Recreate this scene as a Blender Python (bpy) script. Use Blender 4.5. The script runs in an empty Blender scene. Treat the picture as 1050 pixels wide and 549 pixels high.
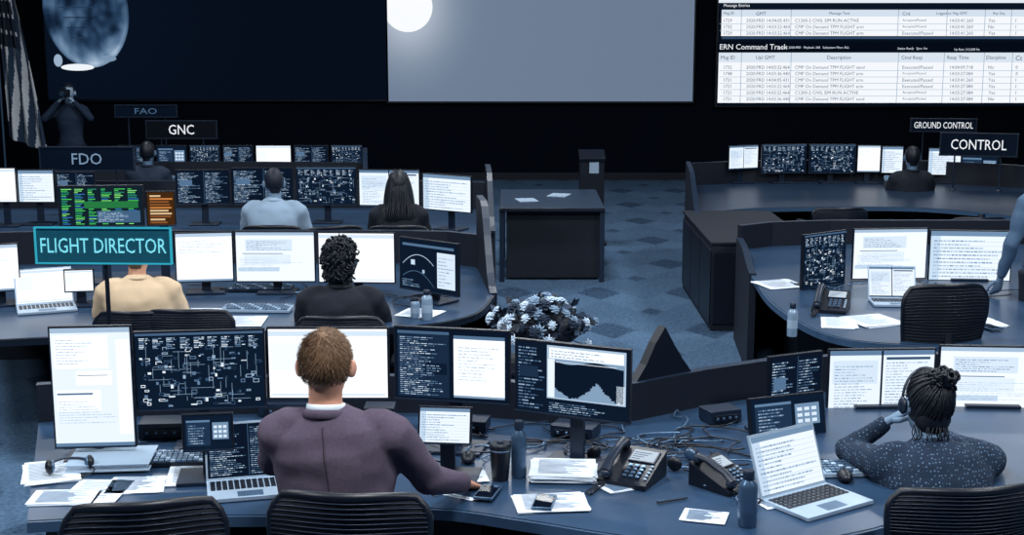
import bpy, math, random
from mathutils import Vector, Matrix, noise
V=Vector
# ---------------------------------------------------------------- camera model (photo 1050x549)
F=1400.0; H=2.6; TH=math.atan((274.5-20)/F); cT=math.cos(TH); sT=math.sin(TH)
def W(u,v,t):
    dv=(v-274.5)/F
    return V(((u-525)/F*t, t*(cT-dv*sT), H-t*(sT+dv*cT)))
def Pz(u,v,z=0.75):
    dv=(v-274.5)/F; t=(H-z)/(sT+dv*cT)
    return W(u,v,t)
# ---------------------------------------------------------------- colour
def s2l(c): c/=255.0; return c/12.92 if c<=0.04045 else ((c+0.055)/1.055)**2.4
def rgb(r,g,b): return (s2l(r),s2l(g),s2l(b))
ST=[(0,(3,8,18)),(0.15,(13,27,46)),(0.3,(38,62,90)),(0.5,(90,119,150)),(0.8,(186,206,226)),(1,(250,252,255))]
def tone(l):
    l=max(0,min(1,l))
    for (a,ca),(b,cb) in zip(ST,ST[1:]):
        if l<=b:
            k=(l-a)/(b-a); return rgb(*[ca[i]+(cb[i]-ca[i])*k for i in range(3)])
    return rgb(*ST[-1][1])
MATS={}
def M(name,col,rough=0.6,metal=0.0,var=0.15,scale=12.0,bump=0.0,spec=0.4):
    if name in MATS: return MATS[name]
    m=bpy.data.materials.new(name); m.use_nodes=True; nt=m.node_tree; N=nt.nodes; L=nt.links
    p=N['Principled BSDF']; p.inputs['Roughness'].default_value=rough; p.inputs['Metallic'].default_value=metal
    p.inputs['Specular IOR Level'].default_value=spec
    tc=N.new('ShaderNodeTexCoord'); nz=N.new('ShaderNodeTexNoise'); nz.inputs['Scale'].default_value=scale; nz.inputs['Detail'].default_value=4
    L.new(tc.outputs['Object'],nz.inputs['Vector'])
    mx=N.new('ShaderNodeMix'); mx.data_type='RGBA'
    mx.inputs['A'].default_value=(*[c*(1-var) for c in col],1); mx.inputs['B'].default_value=(*[min(1,c*(1+var)) for c in col],1)
    L.new(nz.outputs['Fac'],mx.inputs['Factor']); L.new(mx.outputs['Result'],p.inputs['Base Color'])
    if bump>0:
        b=N.new('ShaderNodeBump'); b.inputs['Strength'].default_value=bump; b.inputs['Distance'].default_value=0.01
        n2=N.new('ShaderNodeTexNoise'); n2.inputs['Scale'].default_value=scale*6; L.new(tc.outputs['Object'],n2.inputs['Vector'])
        L.new(n2.outputs['Fac'],b.inputs['Height']); L.new(b.outputs['Normal'],p.inputs['Normal'])
    MATS[name]=m; return m
def emis(name,strength=1.0):
    m=bpy.data.materials.new(name); m.use_nodes=True; nt=m.node_tree; N=nt.nodes
    N.remove(N['Principled BSDF']); e=N.new('ShaderNodeEmission'); e.inputs['Strength'].default_value=strength
    a=N.new('ShaderNodeVertexColor'); a.layer_name='Col'
    nt.links.new(a.outputs['Color'],e.inputs['Color']); nt.links.new(e.outputs[0],N['Material Output'].inputs['Surface'])
    return m
SCR=emis('lit_screen',1.0)
SCRM=emis('lit_monitor',1.22)
vp=bpy.data.materials.new('printed_surface'); vp.use_nodes=True
_a=vp.node_tree.nodes.new('ShaderNodeVertexColor'); _a.layer_name='Col'
vp.node_tree.links.new(_a.outputs['Color'],vp.node_tree.nodes['Principled BSDF'].inputs['Base Color'])
vp.node_tree.nodes['Principled BSDF'].inputs['Roughness'].default_value=0.7
PRINT=vp
PLAST=M('black_plastic',tone(0.08),0.42,var=0.2)
PLAST2=M('dark_plastic',tone(0.18),0.42)
GREYM=M('grey_metal',tone(0.5),0.35,0.6)
ALU=M('aluminium',tone(0.74),0.35,0.3)
PAPER=M('paper',tone(0.90),0.9,var=0.05)
PAPER2=M('paper_grey',tone(0.7),0.9,var=0.1)
DESK=M('desk_laminate',tone(0.31),0.30,var=0.35,scale=4)
DESKD=M('desk_laminate_dark',tone(0.22),0.35,var=0.35,scale=4)
EDGE=M('desk_edge',tone(0.10),0.4)
EDGEL=M('desk_edge_band',tone(0.36),0.35)
PANEL=M('console_panel',tone(0.10),0.6,var=0.3,scale=3,bump=0.1)
FABR=M('chair_mesh',tone(0.06),0.8,var=0.3,scale=60,bump=0.3)
SHOE=M('shoe_leather',tone(0.08),0.4)
# ---------------------------------------------------------------- mesh builder
class MB:
    def __init__(s): s.v=[];s.f=[];s.m=[];s.c=[];s.s=[];s.mats=[]
    def mi(s,mat):
        if mat not in s.mats: s.mats.append(mat)
        return s.mats.index(mat)
    def add(s,vs,fs,mat,col=None,smooth=False,X=None):
        o=len(s.v); k=s.mi(mat)
        for p in vs: s.v.append(X@V(p) if X else V(p))
        for f in fs: s.f.append([i+o for i in f]); s.m.append(k); s.c.append(col); s.s.append(smooth)
    def box(s,c,d,mat,X=None,R=None,col=None):
        vs=[]
        for i in (-1,1):
            for j in (-1,1):
                for k in (-1,1):
                    p=V((i*d[0]/2,j*d[1]/2,k*d[2]/2))
                    if R: p=R@p
                    vs.append(p+V(c))
        s.add(vs,[(0,1,3,2),(4,6,7,5),(0,4,5,1),(2,3,7,6),(0,2,6,4),(1,5,7,3)],mat,col,False,X)
    def prism(s,poly,z0,z1,mat,mt=None,X=None):
        n=len(poly); A=sum(poly[i][0]*poly[(i+1)%n][1]-poly[(i+1)%n][0]*poly[i][1] for i in range(n))
        if A<0: poly=poly[::-1]
        vs=[(p[0],p[1],z0) for p in poly]+[(p[0],p[1],z1) for p in poly]
        s.add(vs,[tuple(range(n-1,-1,-1))]+[(i,(i+1)%n,n+(i+1)%n,n+i) for i in range(n)],mat,X=X)
        s.add([(p[0],p[1],z1) for p in poly],[tuple(range(n))],mt or mat,X=X)
    def tube(s,pts,rad,mat,n=12,side=None,X=None,col=None,close=False):
        pts=[V(p) for p in pts]; N=len(pts); rings=[];
        if not isinstance(rad,(list,)): rad=[rad]*N
        prev=None
        for i,p in enumerate(pts):
            a=pts[max(0,i-1)]; b=pts[min(N-1,i+1)]
            if close: a=pts[(i-1)%N]; b=pts[(i+1)%N]
            t=(b-a); t=t.normalized() if t.length>1e-9 else V((0,0,1))
            ref=V(side) if side else (prev if prev else (V((1,0,0)) if abs(t.x)<0.8 else V((0,1,0))))
            x=(ref-t*ref.dot(t)).normalized(); y=t.cross(x); prev=x
            r=rad[i]; rx,ry=(r if isinstance(r,(tuple,list)) else (r,r))
            rings.append([p+x*rx*math.cos(2*math.pi*k/n)+y*ry*math.sin(2*math.pi*k/n) for k in range(n)])
        vs=[q for r in rings for q in r]; fs=[]
        for i in range(N if close else N-1):
            j=(i+1)%N
            for k in range(n): fs.append((i*n+k,i*n+(k+1)%n,j*n+(k+1)%n,j*n+k))
        s.add(vs,fs,mat,col,True,X)
        if not close:
            s.add(rings[0],[tuple(range(n-1,-1,-1))],mat,col,False,X); s.add(rings[-1],[tuple(range(n))],mat,col,False,X)
    def sph(s,c,r,mat,n=14,m=9,R=None,X=None,fn=None,col=None):
        if not isinstance(r,(tuple,list)): r=(r,r,r)
        vs=[V((0,0,1))]
        for i in range(1,m):
            for k in range(n):
                a=math.pi*i/m; b=2*math.pi*k/n; vs.append(V((math.sin(a)*math.cos(b),math.sin(a)*math.sin(b),math.cos(a))))
        vs.append(V((0,0,-1))); out=[]
        for p in vs:
            q=V((p.x*r[0],p.y*r[1],p.z*r[2]))
            if fn: q=q*fn(p)
            if R: q=R@q
            out.append(q+V(c))
        fs=[(0,1+k,1+(k+1)%n) for k in range(n)]
        for i in range(m-2):
            for k in range(n):
                a=1+i*n; fs.append((a+k,a+n+k,a+n+(k+1)%n,a+(k+1)%n))
        a=1+(m-2)*n; fs+=[(a+k,len(vs)-1,a+(k+1)%n) for k in range(n)]
        s.add(out,fs,mat,col,True,X)
    def lathe(s,prof,mat,c=(0,0,0),n=20,X=None):
        vs=[];fs=[]
        for r,z in prof:
            for k in range(n): vs.append(V((r*math.cos(2*math.pi*k/n),r*math.sin(2*math.pi*k/n),z))+V(c))
        for i in range(len(prof)-1):
            for k in range(n): fs.append((i*n+k,i*n+(k+1)%n,(i+1)*n+(k+1)%n,(i+1)*n+k))
        s.add(vs,fs,mat,None,True,X)
        s.add(vs[:n],[tuple(range(n-1,-1,-1))],mat,X=X); s.add(vs[-n:],[tuple(range(n))],mat,X=X)
    def quad(s,x0,z0,x1,z1,y,mat,col,X=None): # facing -Y
        s.add([(x0,y,z0),(x1,y,z0),(x1,y,z1),(x0,y,z1)],[(0,1,2,3)],mat,col,False,X)
    def text(s,body,size,c,mat,col,X=None,fit=None,left=False):
        vs,fs=textgeo(body)
        xs=[p.x for p in vs]; ys=[p.y for p in vs]; w=max(xs)-min(xs); mx=(max(xs)+min(xs))/2; my=(max(ys)+min(ys))/2
        if left: mx=min(xs)
        h=max(ys)-min(ys); k=size/h; kx=k if not fit else fit/w
        s.add([V(c)+V(((p.x-mx)*kx,0,(p.y-my)*k)) for p in vs],fs,mat,col,False,X)
    def obj(s,name,loc=(0,0,0),yaw=0,bevel=0):
        me=bpy.data.meshes.new(name); me.from_pydata([tuple(p) for p in s.v],[],s.f)
        for m in s.mats: me.materials.append(m)
        me.polygons.foreach_set('material_index',s.m); me.polygons.foreach_set('use_smooth',s.s)
        if any(c is not None for c in s.c):
            ca=me.color_attributes.new('Col','FLOAT_COLOR','CORNER'); buf=[]
            for f,c in zip(s.f,s.c):
                if c is None: c=(.5,.5,.5)
                if isinstance(c,list):
                    for q in c: buf+=[*q,1.0]
                else: buf+=[c[0],c[1],c[2],1.0]*len(f)
            ca.data.foreach_set('color',buf)
        me.validate(); me.update()
        o=bpy.data.objects.new(name,me); bpy.context.collection.objects.link(o); o.location=loc; o.rotation_euler=(0,0,yaw)
        if bevel:
            b=o.modifiers.new('bevel','BEVEL'); b.width=bevel; b.segments=2; b.limit_method='ANGLE'; b.angle_limit=0.7
        return o
_tc={}
def textgeo(body):
    if body in _tc: return _tc[body]
    cu=bpy.data.curves.new('t','FONT'); cu.body=body; cu.size=1; cu.resolution_u=2
    o=bpy.data.objects.new('t',cu); bpy.context.collection.objects.link(o)
    dg=bpy.context.evaluated_depsgraph_get(); me=bpy.data.meshes.new_from_object(o.evaluated_get(dg))
    r=([v.co.copy() for v in me.vertices],[tuple(p.vertices) for p in me.polygons])
    bpy.data.objects.remove(o); bpy.data.meshes.remove(me); _tc[body]=r; return r
def fuse(mb,voxel,it=3):
    o=mb.obj('tmp'); r=o.modifiers.new('r','REMESH'); r.mode='VOXEL'; r.voxel_size=voxel
    q=o.modifiers.new('s','SMOOTH'); q.factor=0.5; q.iterations=it
    bpy.context.view_layer.update(); dg=bpy.context.evaluated_depsgraph_get(); me=bpy.data.meshes.new_from_object(o.evaluated_get(dg))
    out=([v.co.copy() for v in me.vertices],[tuple(p.vertices) for p in me.polygons])
    bpy.data.objects.remove(o); bpy.data.meshes.remove(me); return out
def cat(pts,n=6):
    pts=[V(p) for p in pts]; P=[pts[0]*2-pts[1]]+pts+[pts[-1]*2-pts[-2]]; out=[]
    for i in range(1,len(P)-2):
        for k in range(n):
            t=k/n; a,b,c,d=P[i-1:i+3]
            out.append(0.5*((2*b)+(c-a)*t+(2*a-5*b+4*c-d)*t*t+(3*b-a-3*c+d)*t**3))
    out.append(pts[-1]); return out

# ---------------------------------------------------------------- room
def carpet():
    m=bpy.data.materials.new('patterned_carpet'); m.use_nodes=True; nt=m.node_tree; N=nt.nodes; L=nt.links
    p=N['Principled BSDF']; p.inputs['Roughness'].default_value=0.95; p.inputs['Specular IOR Level'].default_value=.1
    tc=N.new('ShaderNodeTexCoord'); sp=N.new('ShaderNodeSeparateXYZ'); L.new(tc.outputs['Object'],sp.inputs[0])
    def mt(op,a,b=None,c=None):
        n=N.new('ShaderNodeMath'); n.operation=op
        for i,x in enumerate((a,b,c)):
            if x is None: continue
            if isinstance(x,(int,float)): n.inputs[i].default_value=x
            else: L.new(x,n.inputs[i])
        return n.outputs[0]
    def sstep(x,a,b):
        n=N.new('ShaderNodeMapRange'); n.interpolation_type='SMOOTHSTEP'; L.new(x,n.inputs[0]); n.inputs[1].default_value=a; n.inputs[2].default_value=b; return n.outputs[0]
    zig=mt('PINGPONG',sp.outputs[0],0.42)
    q=mt('ADD',sp.outputs[1],mt('MULTIPLY',zig,1.5))
    st=sstep(mt('PINGPONG',q,0.8),0.40,0.50)
    q2=mt('SUBTRACT',sp.outputs[1],mt('MULTIPLY',zig,1.5))
    st2=sstep(mt('PINGPONG',q2,0.8),0.46,0.54)
    nz=N.new('ShaderNodeTexNoise'); nz.inputs['Scale'].default_value=38; nz.inputs['Detail'].default_value=6; L.new(tc.outputs['Object'],nz.inputs['Vector'])
    nb=N.new('ShaderNodeTexNoise'); nb.inputs['Scale'].default_value=0.9; L.new(tc.outputs['Object'],nb.inputs['Vector'])
    r=N.new('ShaderNodeValToRGB'); r.color_ramp.elements[0].color=(*tone(0.22),1); r.color_ramp.elements[1].color=(*tone(0.50),1)
    f=mt('SUBTRACT',mt('MULTIPLY',nz.outputs['Fac'],1.1),mt('MULTIPLY',mt('MULTIPLY',st,st2),0.42)); f=mt('ADD',f,mt('MULTIPLY',st,0.12))
    f=mt('ADD',f,mt('MULTIPLY',mt('SUBTRACT',nb.outputs['Fac'],0.5),0.3))
    L.new(f,r.inputs['Fac']); L.new(r.outputs['Color'],p.inputs['Base Color'])
    return m
def slab(name,c,d,mat):
    b=MB(); b.box((0,0,0),d,mat); return b.obj(name,c)
WALL=M('dark_wall_paint',tone(0.035),0.95,var=0.3,scale=1.5,spec=.1)
slab('floor',(0,10.5,-0.1),(22,25,0.2),carpet())
slab('wall_front',(0,22.6,2.5),(22,0.3,5),WALL)
slab('wall_left',(-10.1,10.5,2.5),(0.2,24,5),WALL)
slab('wall_right',(10.1,10.5,2.5),(0.2,24,5),WALL)
slab('wall_back',(0,-1.6,2.5),(22,0.2,5),WALL)
slab('ceiling',(0,10.5,5.1),(22,25,0.2),M('ceiling_tile',tone(0.25),0.9))
slab('baseboard_front',(0,22.4,0.06),(20,0.03,0.12),PLAST)
# big projection screens --------------------------------
YS=22.3
def WY(u,v):
    dv=(v-274.5)/F; t=YS/(cT-dv*sT); return W(u,v,t)
def zx(u,v): p=WY(u,v); return p.x,p.z
def screen_obj(name,u0,u1,vb,top,draw):
    b=MB(); x0,z0=zx(u0,vb); x1,_=zx(u1,vb)
    b.box(((x0+x1)/2,YS+0.06,(z0+top)/2),(x1-x0+0.06,0.06,top-z0+0.06),PLAST)
    draw(b,x0,z0,x1,top); return b.obj(name)
def grad(b,x0,z0,x1,z1,y,fn,nx=50,nz=30):
    for i in range(nx):
        for j in range(nz):
            q=[(x0+(x1-x0)*a/nx,z0+(z1-z0)*c/nz) for a,c in ((i,j),(i+1,j),(i+1,j+1),(i,j+1))]
            b.add([(a,y,c) for a,c in q],[(0,1,2,3)],SCR,[fn(a,c) for a,c in q])
def dleft(b,x0,z0,x1,z1):
    cx,cz=zx(88,10)
    grad(b,x0,z0,x1,z1,YS,lambda x,z:tone(0.05+0.03*math.exp(-((x-cx)**2+(z-cz)**2)/3)),30,12)
    r=0.80
    def f2(a,rr):
        ca,sa=math.cos(a),math.sin(a)
        nn=noise.noise(V((ca*rr*2.6,sa*rr*2.6,1)))+.5*noise.noise(V((ca*rr*7,sa*rr*7,4)))
        rim=max(0,(rr-.62)/.38)
        sh=0.30+0.28*nn+0.14*rim*(ca>0)+0.5*rim*max(0,-sa-.3)
        if rr>.97: sh*=.7
        return tone(max(0.08,min(1,sh)))
    n=56;m=16
    for i in range(n):
        for j in range(m):
            A=[(i/n*6.2832,j/m),((i+1)/n*6.2832,j/m),((i+1)/n*6.2832,(j+1)/m),(i/n*6.2832,(j+1)/m)]
            P=[(cx+r*q*math.cos(a)*0.86-.05*q*math.sin(a),YS-0.01,cz+r*1.15*q*math.sin(a)) for a,q in A]
            b.add(P,[(0,1,2,3)],SCR,[f2(a,q) for a,q in A])
    for k in range(6):
        b.quad(cx-0.52+k*0.05,cz+0.35-0.16*k,cx+0.30-k*0.04,cz+0.365-0.16*k,YS-0.02,SCR,tone(0.18+0.05*(k%3)))
    for (u,v,rx,rz,l) in ((80,69,.27,.055,.97),(60,62,.07,.10,.7),(112,60,.12,.05,.6)):
        sx,sz=zx(u,v); b.add([(sx+rx*math.cos(k*.3142),YS-0.02,sz+rz*math.sin(k*.3142)) for k in range(20)],[tuple(range(20))],SCR,tone(l))
screen_obj('projection_screen',50,397,102,4.6,dleft)
def dmid(b,x0,z0,x1,z1):
    cx,cz=zx(418,7)
    A=V(rgb(110,127,150))
    def fn(x,z):
        d=math.hypot(x-cx,(z-cz)*.8); k=0.6*math.exp(-(d/0.60)**2); return tuple(A*(1-.05*min(1,d/4))*(1-k)+V(rgb(225,233,245))*k)
    grad(b,x0,z0,x1,z1,YS,fn,90,60)
    P=[]
    for k in range(60):
        a=k/60*6.2832; P.append((max(x0+.002,cx+.40*math.cos(a)),YS-.01,cz+.40*math.sin(a)))
    b.add(P,[tuple(range(60))],SCR,tone(1.0))
screen_obj('projection_screen',398.5,710,104,4.6,dmid)
def dright(b,x0,z0,x1,z1):
    r=random.Random(4); xr=x1-0.06
    b.quad(x0,z0,x1,z1,YS,SCR,tone(0.06))
    def rct(u0,vt,vb,l,y=.01,u1=None):
        a,zt=zx(u0,vt); _,zb=zx(u0,vb); e=xr if u1 is None else zx(u1,vt)[0]; b.quad(a,zb,e,zt,YS-y,SCR,tone(l))
    def tx(u,v,s,h,l,y=.02):
        x,z=zx(u,v); b.text(s,h,(x,YS-y,z),SCR,tone(l),left=True)
    IDS=['1721','1729','1732','1748']; GM=['2020:FRD 14:03:22.464','2020:FRD 14:03:36.440','2020:FRD 14:04:05.431']
    DS=['(203) OPS B On Dsg 1 MAIN/PIP','C1200-2 CIVIL SIM RUN ACTIVE','CMP On Demand TPM FLIGHT arm','CMP On Demand TPM FLIGHT send']
    RS=['Accepted/Passed','Executed/Passed','Transmitted ok']; TM=['14:03:27.084','14:03:41.260','14:04:09.718']
    def rows(vs,l):
        for v in vs:
            h=.052
            for u,pool in ((742,IDS),(765,GM),(815,DS),(925,RS),(974,TM),(1013,['Yes','No']),(1041,['0','1']),(1062,RS)): tx(u,v,r.choice(pool),h,l+r.uniform(-.06,.06))
    def grid(us,vt,vb,vs):
        for u in us: rct(u,vt,vb,.66,.012,u+.6)
        for v in vs: rct(738,v,v+.5,.74,.012)
    rct(738,-40,3,.93); rct(738,3,9,.10,.012); tx(742,6,'Message Entries',.06,.95)
    rct(740,10,37,.985); rct(740,10,17,.88,.011)
    for u,s in ((742,'Msg ID'),(775,'GMT'),(850,'Message Text'),(925,'Crit'),(960,'Logged to Msg GMT'),(1018,'Rsp Seq')): tx(u,14,s,.055,.3)
    rows((21,27.5,34),.42); grid((760,811,921,971,1010,1037),10,37,(24.3,30.8))
    rct(740,38,40,.35)
    rct(736,43,53,.03,.012); tx(738,48,'ERN Command Track',.085,.97)
    tx(797,49,'Version: 2020-FRD   Playback: 268   Subsystem Filter: ALL',.045,.9); tx(920,50,'Status: Ready   Sync: On',.045,.9); tx(978,51,'Up Rate: 512.000 Hz',.045,.9)
    rct(737,54,105.5,.985); rct(737,54,64,.9,.011)
    for u,s in ((739,'Msg ID'),(775,'Upl GMT'),(848,'Description'),(924,'Cmd Resp'),(971,'Resp Time'),(1011,'Discipline'),(1041,'Ct')): tx(u,59.5,s,.075,.3)
    rows((69,75.5,82,88.5,95,101.5),.42); grid((760,811,921,968,1009,1038),54,105.5,(72.2,78.7,85.2,91.7,98.2))
screen_obj('projection_screen',735,1110,108,4.6,dright)

# ---------------------------------------------------------------- monitor contents
def content(b,w,h,zc,y,style,r,X):
    x0=-w/2; z0=zc-h/2
    def R(a,c,e,d,l,k=1):
        col=l if isinstance(l,tuple) else tone(l)
        b.quad(x0+a*w,z0+c*h,x0+e*w,z0+d*h,y-0.0006*k,SCRM,col,X)
    def lines(a,c,e,d,n,l0,l1,k=2,th=0.45):
        st=(d-c)/n
        for i in range(n):
            zz=d-(i+1)*st; xx=a; end=a+(e-a)*r.uniform(0.35,1)
            while xx<end:
                q=min(end,xx+r.uniform(0.015,0.06)); R(xx,zz,q,zz+st*th,r.uniform(l0,l1),k); xx=q+0.010
    if style=='white':
        R(0,0,1,1,0.97); R(0,0.93,1,1,0.75,2); lines(0.03,0.6,0.9,0.88,5,0.75,0.88,3,0.3); R(0.0,0,1,0.04,0.6,2)
    elif style=='blank':
        R(0,0,1,1,0.98); R(0,0.9,1,0.97,0.84,2); R(0.02,0.03,0.98,0.06,0.85,2); R(0.02,.4,.3,.8,.93,2)
    elif style=='portrait':
        R(0,0,1,1,0.90); R(0,0.96,1,1,0.7,2); R(0.03,0.66,0.72,0.94,0.96,2); lines(0.06,0.70,0.6,0.92,9,0.66,0.8,3,0.25)
        R(0.3,0.52,0.75,0.64,0.97,2); R(0.32,0.60,0.7,0.605,0.3,3); R(0.04,0.30,0.60,0.48,0.95,2); R(0.05,0.44,0.5,0.455,0.45,3); lines(0.06,0.2,0.9,0.40,9,0.68,0.82,3,0.25); R(0,0,1,0.03,0.5,2); R(0.82,0.1,0.99,0.9,0.97,2)
    elif style=='page':
        R(0,0,1,1,0.93); R(0,0.94,1,1,0.7,2)
        R(0.12,0.62,0.72,0.86,0.85,2); lines(0.14,0.64,0.7,0.84,6,0.55,0.75,3,0.35)
        R(0.1,0.34,0.7,0.55,0.88,2); R(0.02,0.2,0.55,0.28,0.78,2); lines(0.05,0.22,0.9,0.5,9,0.68,0.82,3,0.25); R(0.08,0.56,0.6,0.575,0.5,3)
    elif style=='table':
        R(0,0,1,1,0.91); R(0,0.9,1,1,0.55,2)
        for i in range(9): R(0.02,0.08+i*0.088,0.98,0.085+i*0.088,0.72,2)
        lines(0.04,0.06,0.95,0.86,11,0.55,0.75,3,0.35); R(0,0,0.12,0.9,0.8,2)
    elif style=='split':
        R(0,0,1,1,0.10); R(0.02,0.03,0.48,0.97,0.20,2); R(0.02,0.93,0.48,0.97,0.4,3); lines(0.04,0.06,0.46,0.90,30,0.35,0.85,3,0.38); R(0.27,0.36,0.46,0.52,0.13,4); lines(0.28,0.37,0.45,0.51,4,0.4,0.7,5,0.4)
        R(0.52,0.05,0.97,0.88,0.97,2); lines(0.56,0.3,0.92,0.8,11,0.7,0.85,3,0.3); R(0.52,0.88,0.97,0.93,0.45,2); R(0.52,0.05,0.97,0.08,0.6,3)
    elif style=='windows':
        R(0,0,1,1,0.90); R(0,0.93,1,1,0.5,2); R(0.49,0,0.51,1,0.15,3); R(0.03,0.5,0.46,0.85,0.84,2); lines(0.05,0.1,0.44,0.8,16,0.55,0.75,3,0.3); lines(0.54,0.2,0.96,0.85,15,0.55,0.75,3,0.3); R(0.54,0.86,0.96,0.9,0.35,3); R(0,0,1,.04,.25,3)
    elif style=='code':
        R(0,0,1,1,0.10); lines(0.03,0.04,0.5,0.95,24,0.35,0.8,2,0.4); lines(0.55,0.04,0.97,0.95,24,0.3,0.75,2,0.4); R(0.52,0,0.53,1,0.35,3); R(.06,.55,.3,.72,.45,3)
    elif style=='dialog':
        R(0,0,1,1,0.14); R(.05,.12,.55,.88,.24,2); R(.05,.82,.55,.88,.5,3); lines(.09,.18,.5,.78,8,.4,.7,4,.4); R(.6,.3,.94,.8,.55,2)
        for i in range(3):
            for j in range(3): R(.63+.1*i,.35+.14*j,.70+.1*i,.43+.14*j,.85,3)
    elif style=='diagram':
        R(0,0,1,1,0.13)
        for _ in range(120):
            a=r.uniform(0.02,0.94); c=r.uniform(0.03,0.78); q=r.uniform(0.012,0.05); d=r.uniform(0.012,0.05)
            l=r.choice([0.35,0.5,0.65,0.9,0.25]); R(a,c,a+q,c+d,l,2)
            if q>0.03: R(a+0.005,c+0.008,a+q-0.005,c+d-0.008,0.13,3)
        for _ in range(34):
            a=r.uniform(0.02,0.8); c=r.uniform(0.05,0.8); R(a,c,a+r.uniform(0.05,0.2),c+0.005,0.6,2)
            a=r.uniform(0.02,0.97); c=r.uniform(0.03,0.6); R(a,c,a+0.003,c+r.uniform(0.06,0.25),0.6,2)
        for j in range(9): lines(0.03+0.107*j,0.80,0.115+0.107*j,0.95,7,0.4,0.9,2,0.5)
        R(0,0.97,1,1,0.4,2)
    elif style=='graph':
        R(0,0,1,1,0.12); R(0.28,0.22,0.98,0.98,0.72,2); R(0.3,0.80,0.96,0.95,0.95,3); lines(.32,.82,.9,.94,3,.5,.7,4,.3)
        R(0.29,0.24,0.97,0.79,0.60,3); R(0.29,0.24,0.35,0.79,0.9,4); R(.9,.24,.97,.5,.85,4)
        n=40
        for i in range(n):
            a=0.35+0.61*i/n; hgt=0.22+0.25*abs(math.sin(i*0.11+0.5))+0.03*r.random(); R(a,0.74-hgt,a+0.61/n+.001,0.76-.03*math.sin(i*.2),0.11,4)
        R(.36,.75,.9,.757,.9,5)
        lines(0.02,0.05,0.26,0.95,20,0.3,0.65,2,0.4); R(.03,.5,.2,.66,.22,3)
        lines(0.3,0.03,0.97,0.18,5,0.3,0.7,2,0.4)
    elif style=='map':
        R(0,0,1,1,0.12); R(0.66,0.1,0.97,0.8,0.85,2); lines(.68,.15,.95,.75,9,.55,.75,3,.3)
        for i in range(50):
            nx=0.05+0.55*i/50; nz=0.70-0.5*((i-25)/40)**2; R(nx,nz,nx+0.014,nz+0.012,0.75,2); R(nx,nz-.25-.0035*i,nx+0.014,nz-.24-.0035*i,0.45,2)
        R(.2,.5,.27,.6,.8,3); R(.4,.35,.44,.42,.7,3)
        lines(0.04,0.06,0.5,0.22,4,0.4,0.7,2,0.4); R(0.05,0.87,0.95,0.92,0.45,2)
    elif style=='green':
        R(0,0,1,1,rgb(16,30,40))
        G=[rgb(70,200,90),rgb(40,140,110),rgb(130,225,120),rgb(50,110,190)]
        for j in range(6):
            for i in range(22):
                a=0.03+0.16*j; c=0.04+0.042*i; R(a,c,a+r.uniform(0.04,0.13),c+0.018,r.choice(G),2)
        R(0.45,0.08,0.97,0.38,rgb(60,90,120),3); lines(.47,.1,.95,.36,7,.5,.8,4,.4); R(0.3,0.45,0.95,0.62,rgb(35,110,60),3)
    elif style=='orange_glow':
        R(0,0,1,1,rgb(60,36,16))
        for i in range(10): R(0.1,0.05+0.09*i,r.uniform(0.5,0.95),0.1+0.09*i,r.choice([rgb(190,120,60),rgb(130,80,45),rgb(210,180,140)]),2)
SEED=[1]
def monitor(u0,u1,vt,vb,t,yaw,style,desk=0.75,tilt=0.0,name='computer_monitor',stand=True):
    SEED[0]+=1; r=random.Random(SEED[0]*7); yaw=math.radians(yaw)
    w=(u1-u0)*t/F/math.cos(yaw)*0.985; h=(vb-vt)*t/F*1.0
    p=W((u0+u1)/2,(vt+vb)/2,t); b=MB(); zc=p.z-desk
    X=Matrix.Translation((0,0,zc))@Matrix.Rotation(-tilt,4,'X')@Matrix.Translation((0,0,-zc))
    b.box((0,0.012,zc),(w,0.024,h),PLAST,X)
    b.box((0,0.034,zc),(w*0.7,0.03,h*0.7),PLAST,X)
    bz=0.008
    content(b,w-2*bz,h-2*bz,zc,-0.0008,style,r,X)
    b.box((0,-0.002,zc-h/2+0.004),(w,0.004,0.009),PLAST2,X)
    if stand:
        b.box((0,0.075,zc/2+0.01),(0.06,0.025,zc),PLAST2)
        b.box((0,0.06,zc),(0.08,0.06,0.08),PLAST2)
        b.box((0,0.06,0.008),(0.26,0.20,0.014),PLAST2)
    return b.obj(name,(p.x,p.y,desk),yaw,0.0025)
monitor(53,137,333,462,5.75,5,'portrait',0.751)
monitor(139,272,338,422,5.85,7,'diagram')
monitor(273,400,335,411,5.95,0,'blank')
monitor(402,524,336,414,5.85,-12,'split')
monitor(527,645,352,430,5.65,-24,'graph')
monitor(187,239,424,464,5.5,8,'dialog',name='desktop_display')
monitor(428,484,417,456,5.5,-6,'table',name='desktop_display',tilt=0.25)
monitor(785,846,362,442,6.5,24,'code')
monitor(847,960,357,430,6.6,3,'windows')
monitor(962,1075,354,428,6.6,-4,'page')
monitor(766,850,405,452,6.15,20,'dialog',name='desktop_display',tilt=0.2)
monitor(-20,18,250,300,8.9,20,'white')
monitor(180,239,238,290,9.3,8,'white')
monitor(240.5,324,237,290,9.3,0,'page')
monitor(325,406,238,291,9.25,-3,'blank')
monitor(407,471,246,301,9.0,-38,'map')
monitor(60,147,190,233,9.6,4,'green')
monitor(150,180,196,232,9.7,4,'orange_glow')  # added glowing panel in monitor form, stands in for the orange-lit background
monitor(66,96,276,300,8.9,10,'blank')
monitor(819,872,238,295,9.55,34,'diagram')
monitor(873,952,234,287,9.8,4,'page')
monitor(953,1037,236,289,9.8,-5,'table')
monitor(-12,17,172,208,12.3,0,'blank')
monitor(18,56,174,208,12.4,0,'table')
monitor(57,98,176,208,12.4,0,'code')
monitor(180,236,174,210,12.4,3,'code')
monitor(237,301,172,210,12.5,2,'code')
monitor(303,366,171,211,12.5,0,'diagram')
monitor(367,431,174,213,12.4,-6,'windows')
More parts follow.
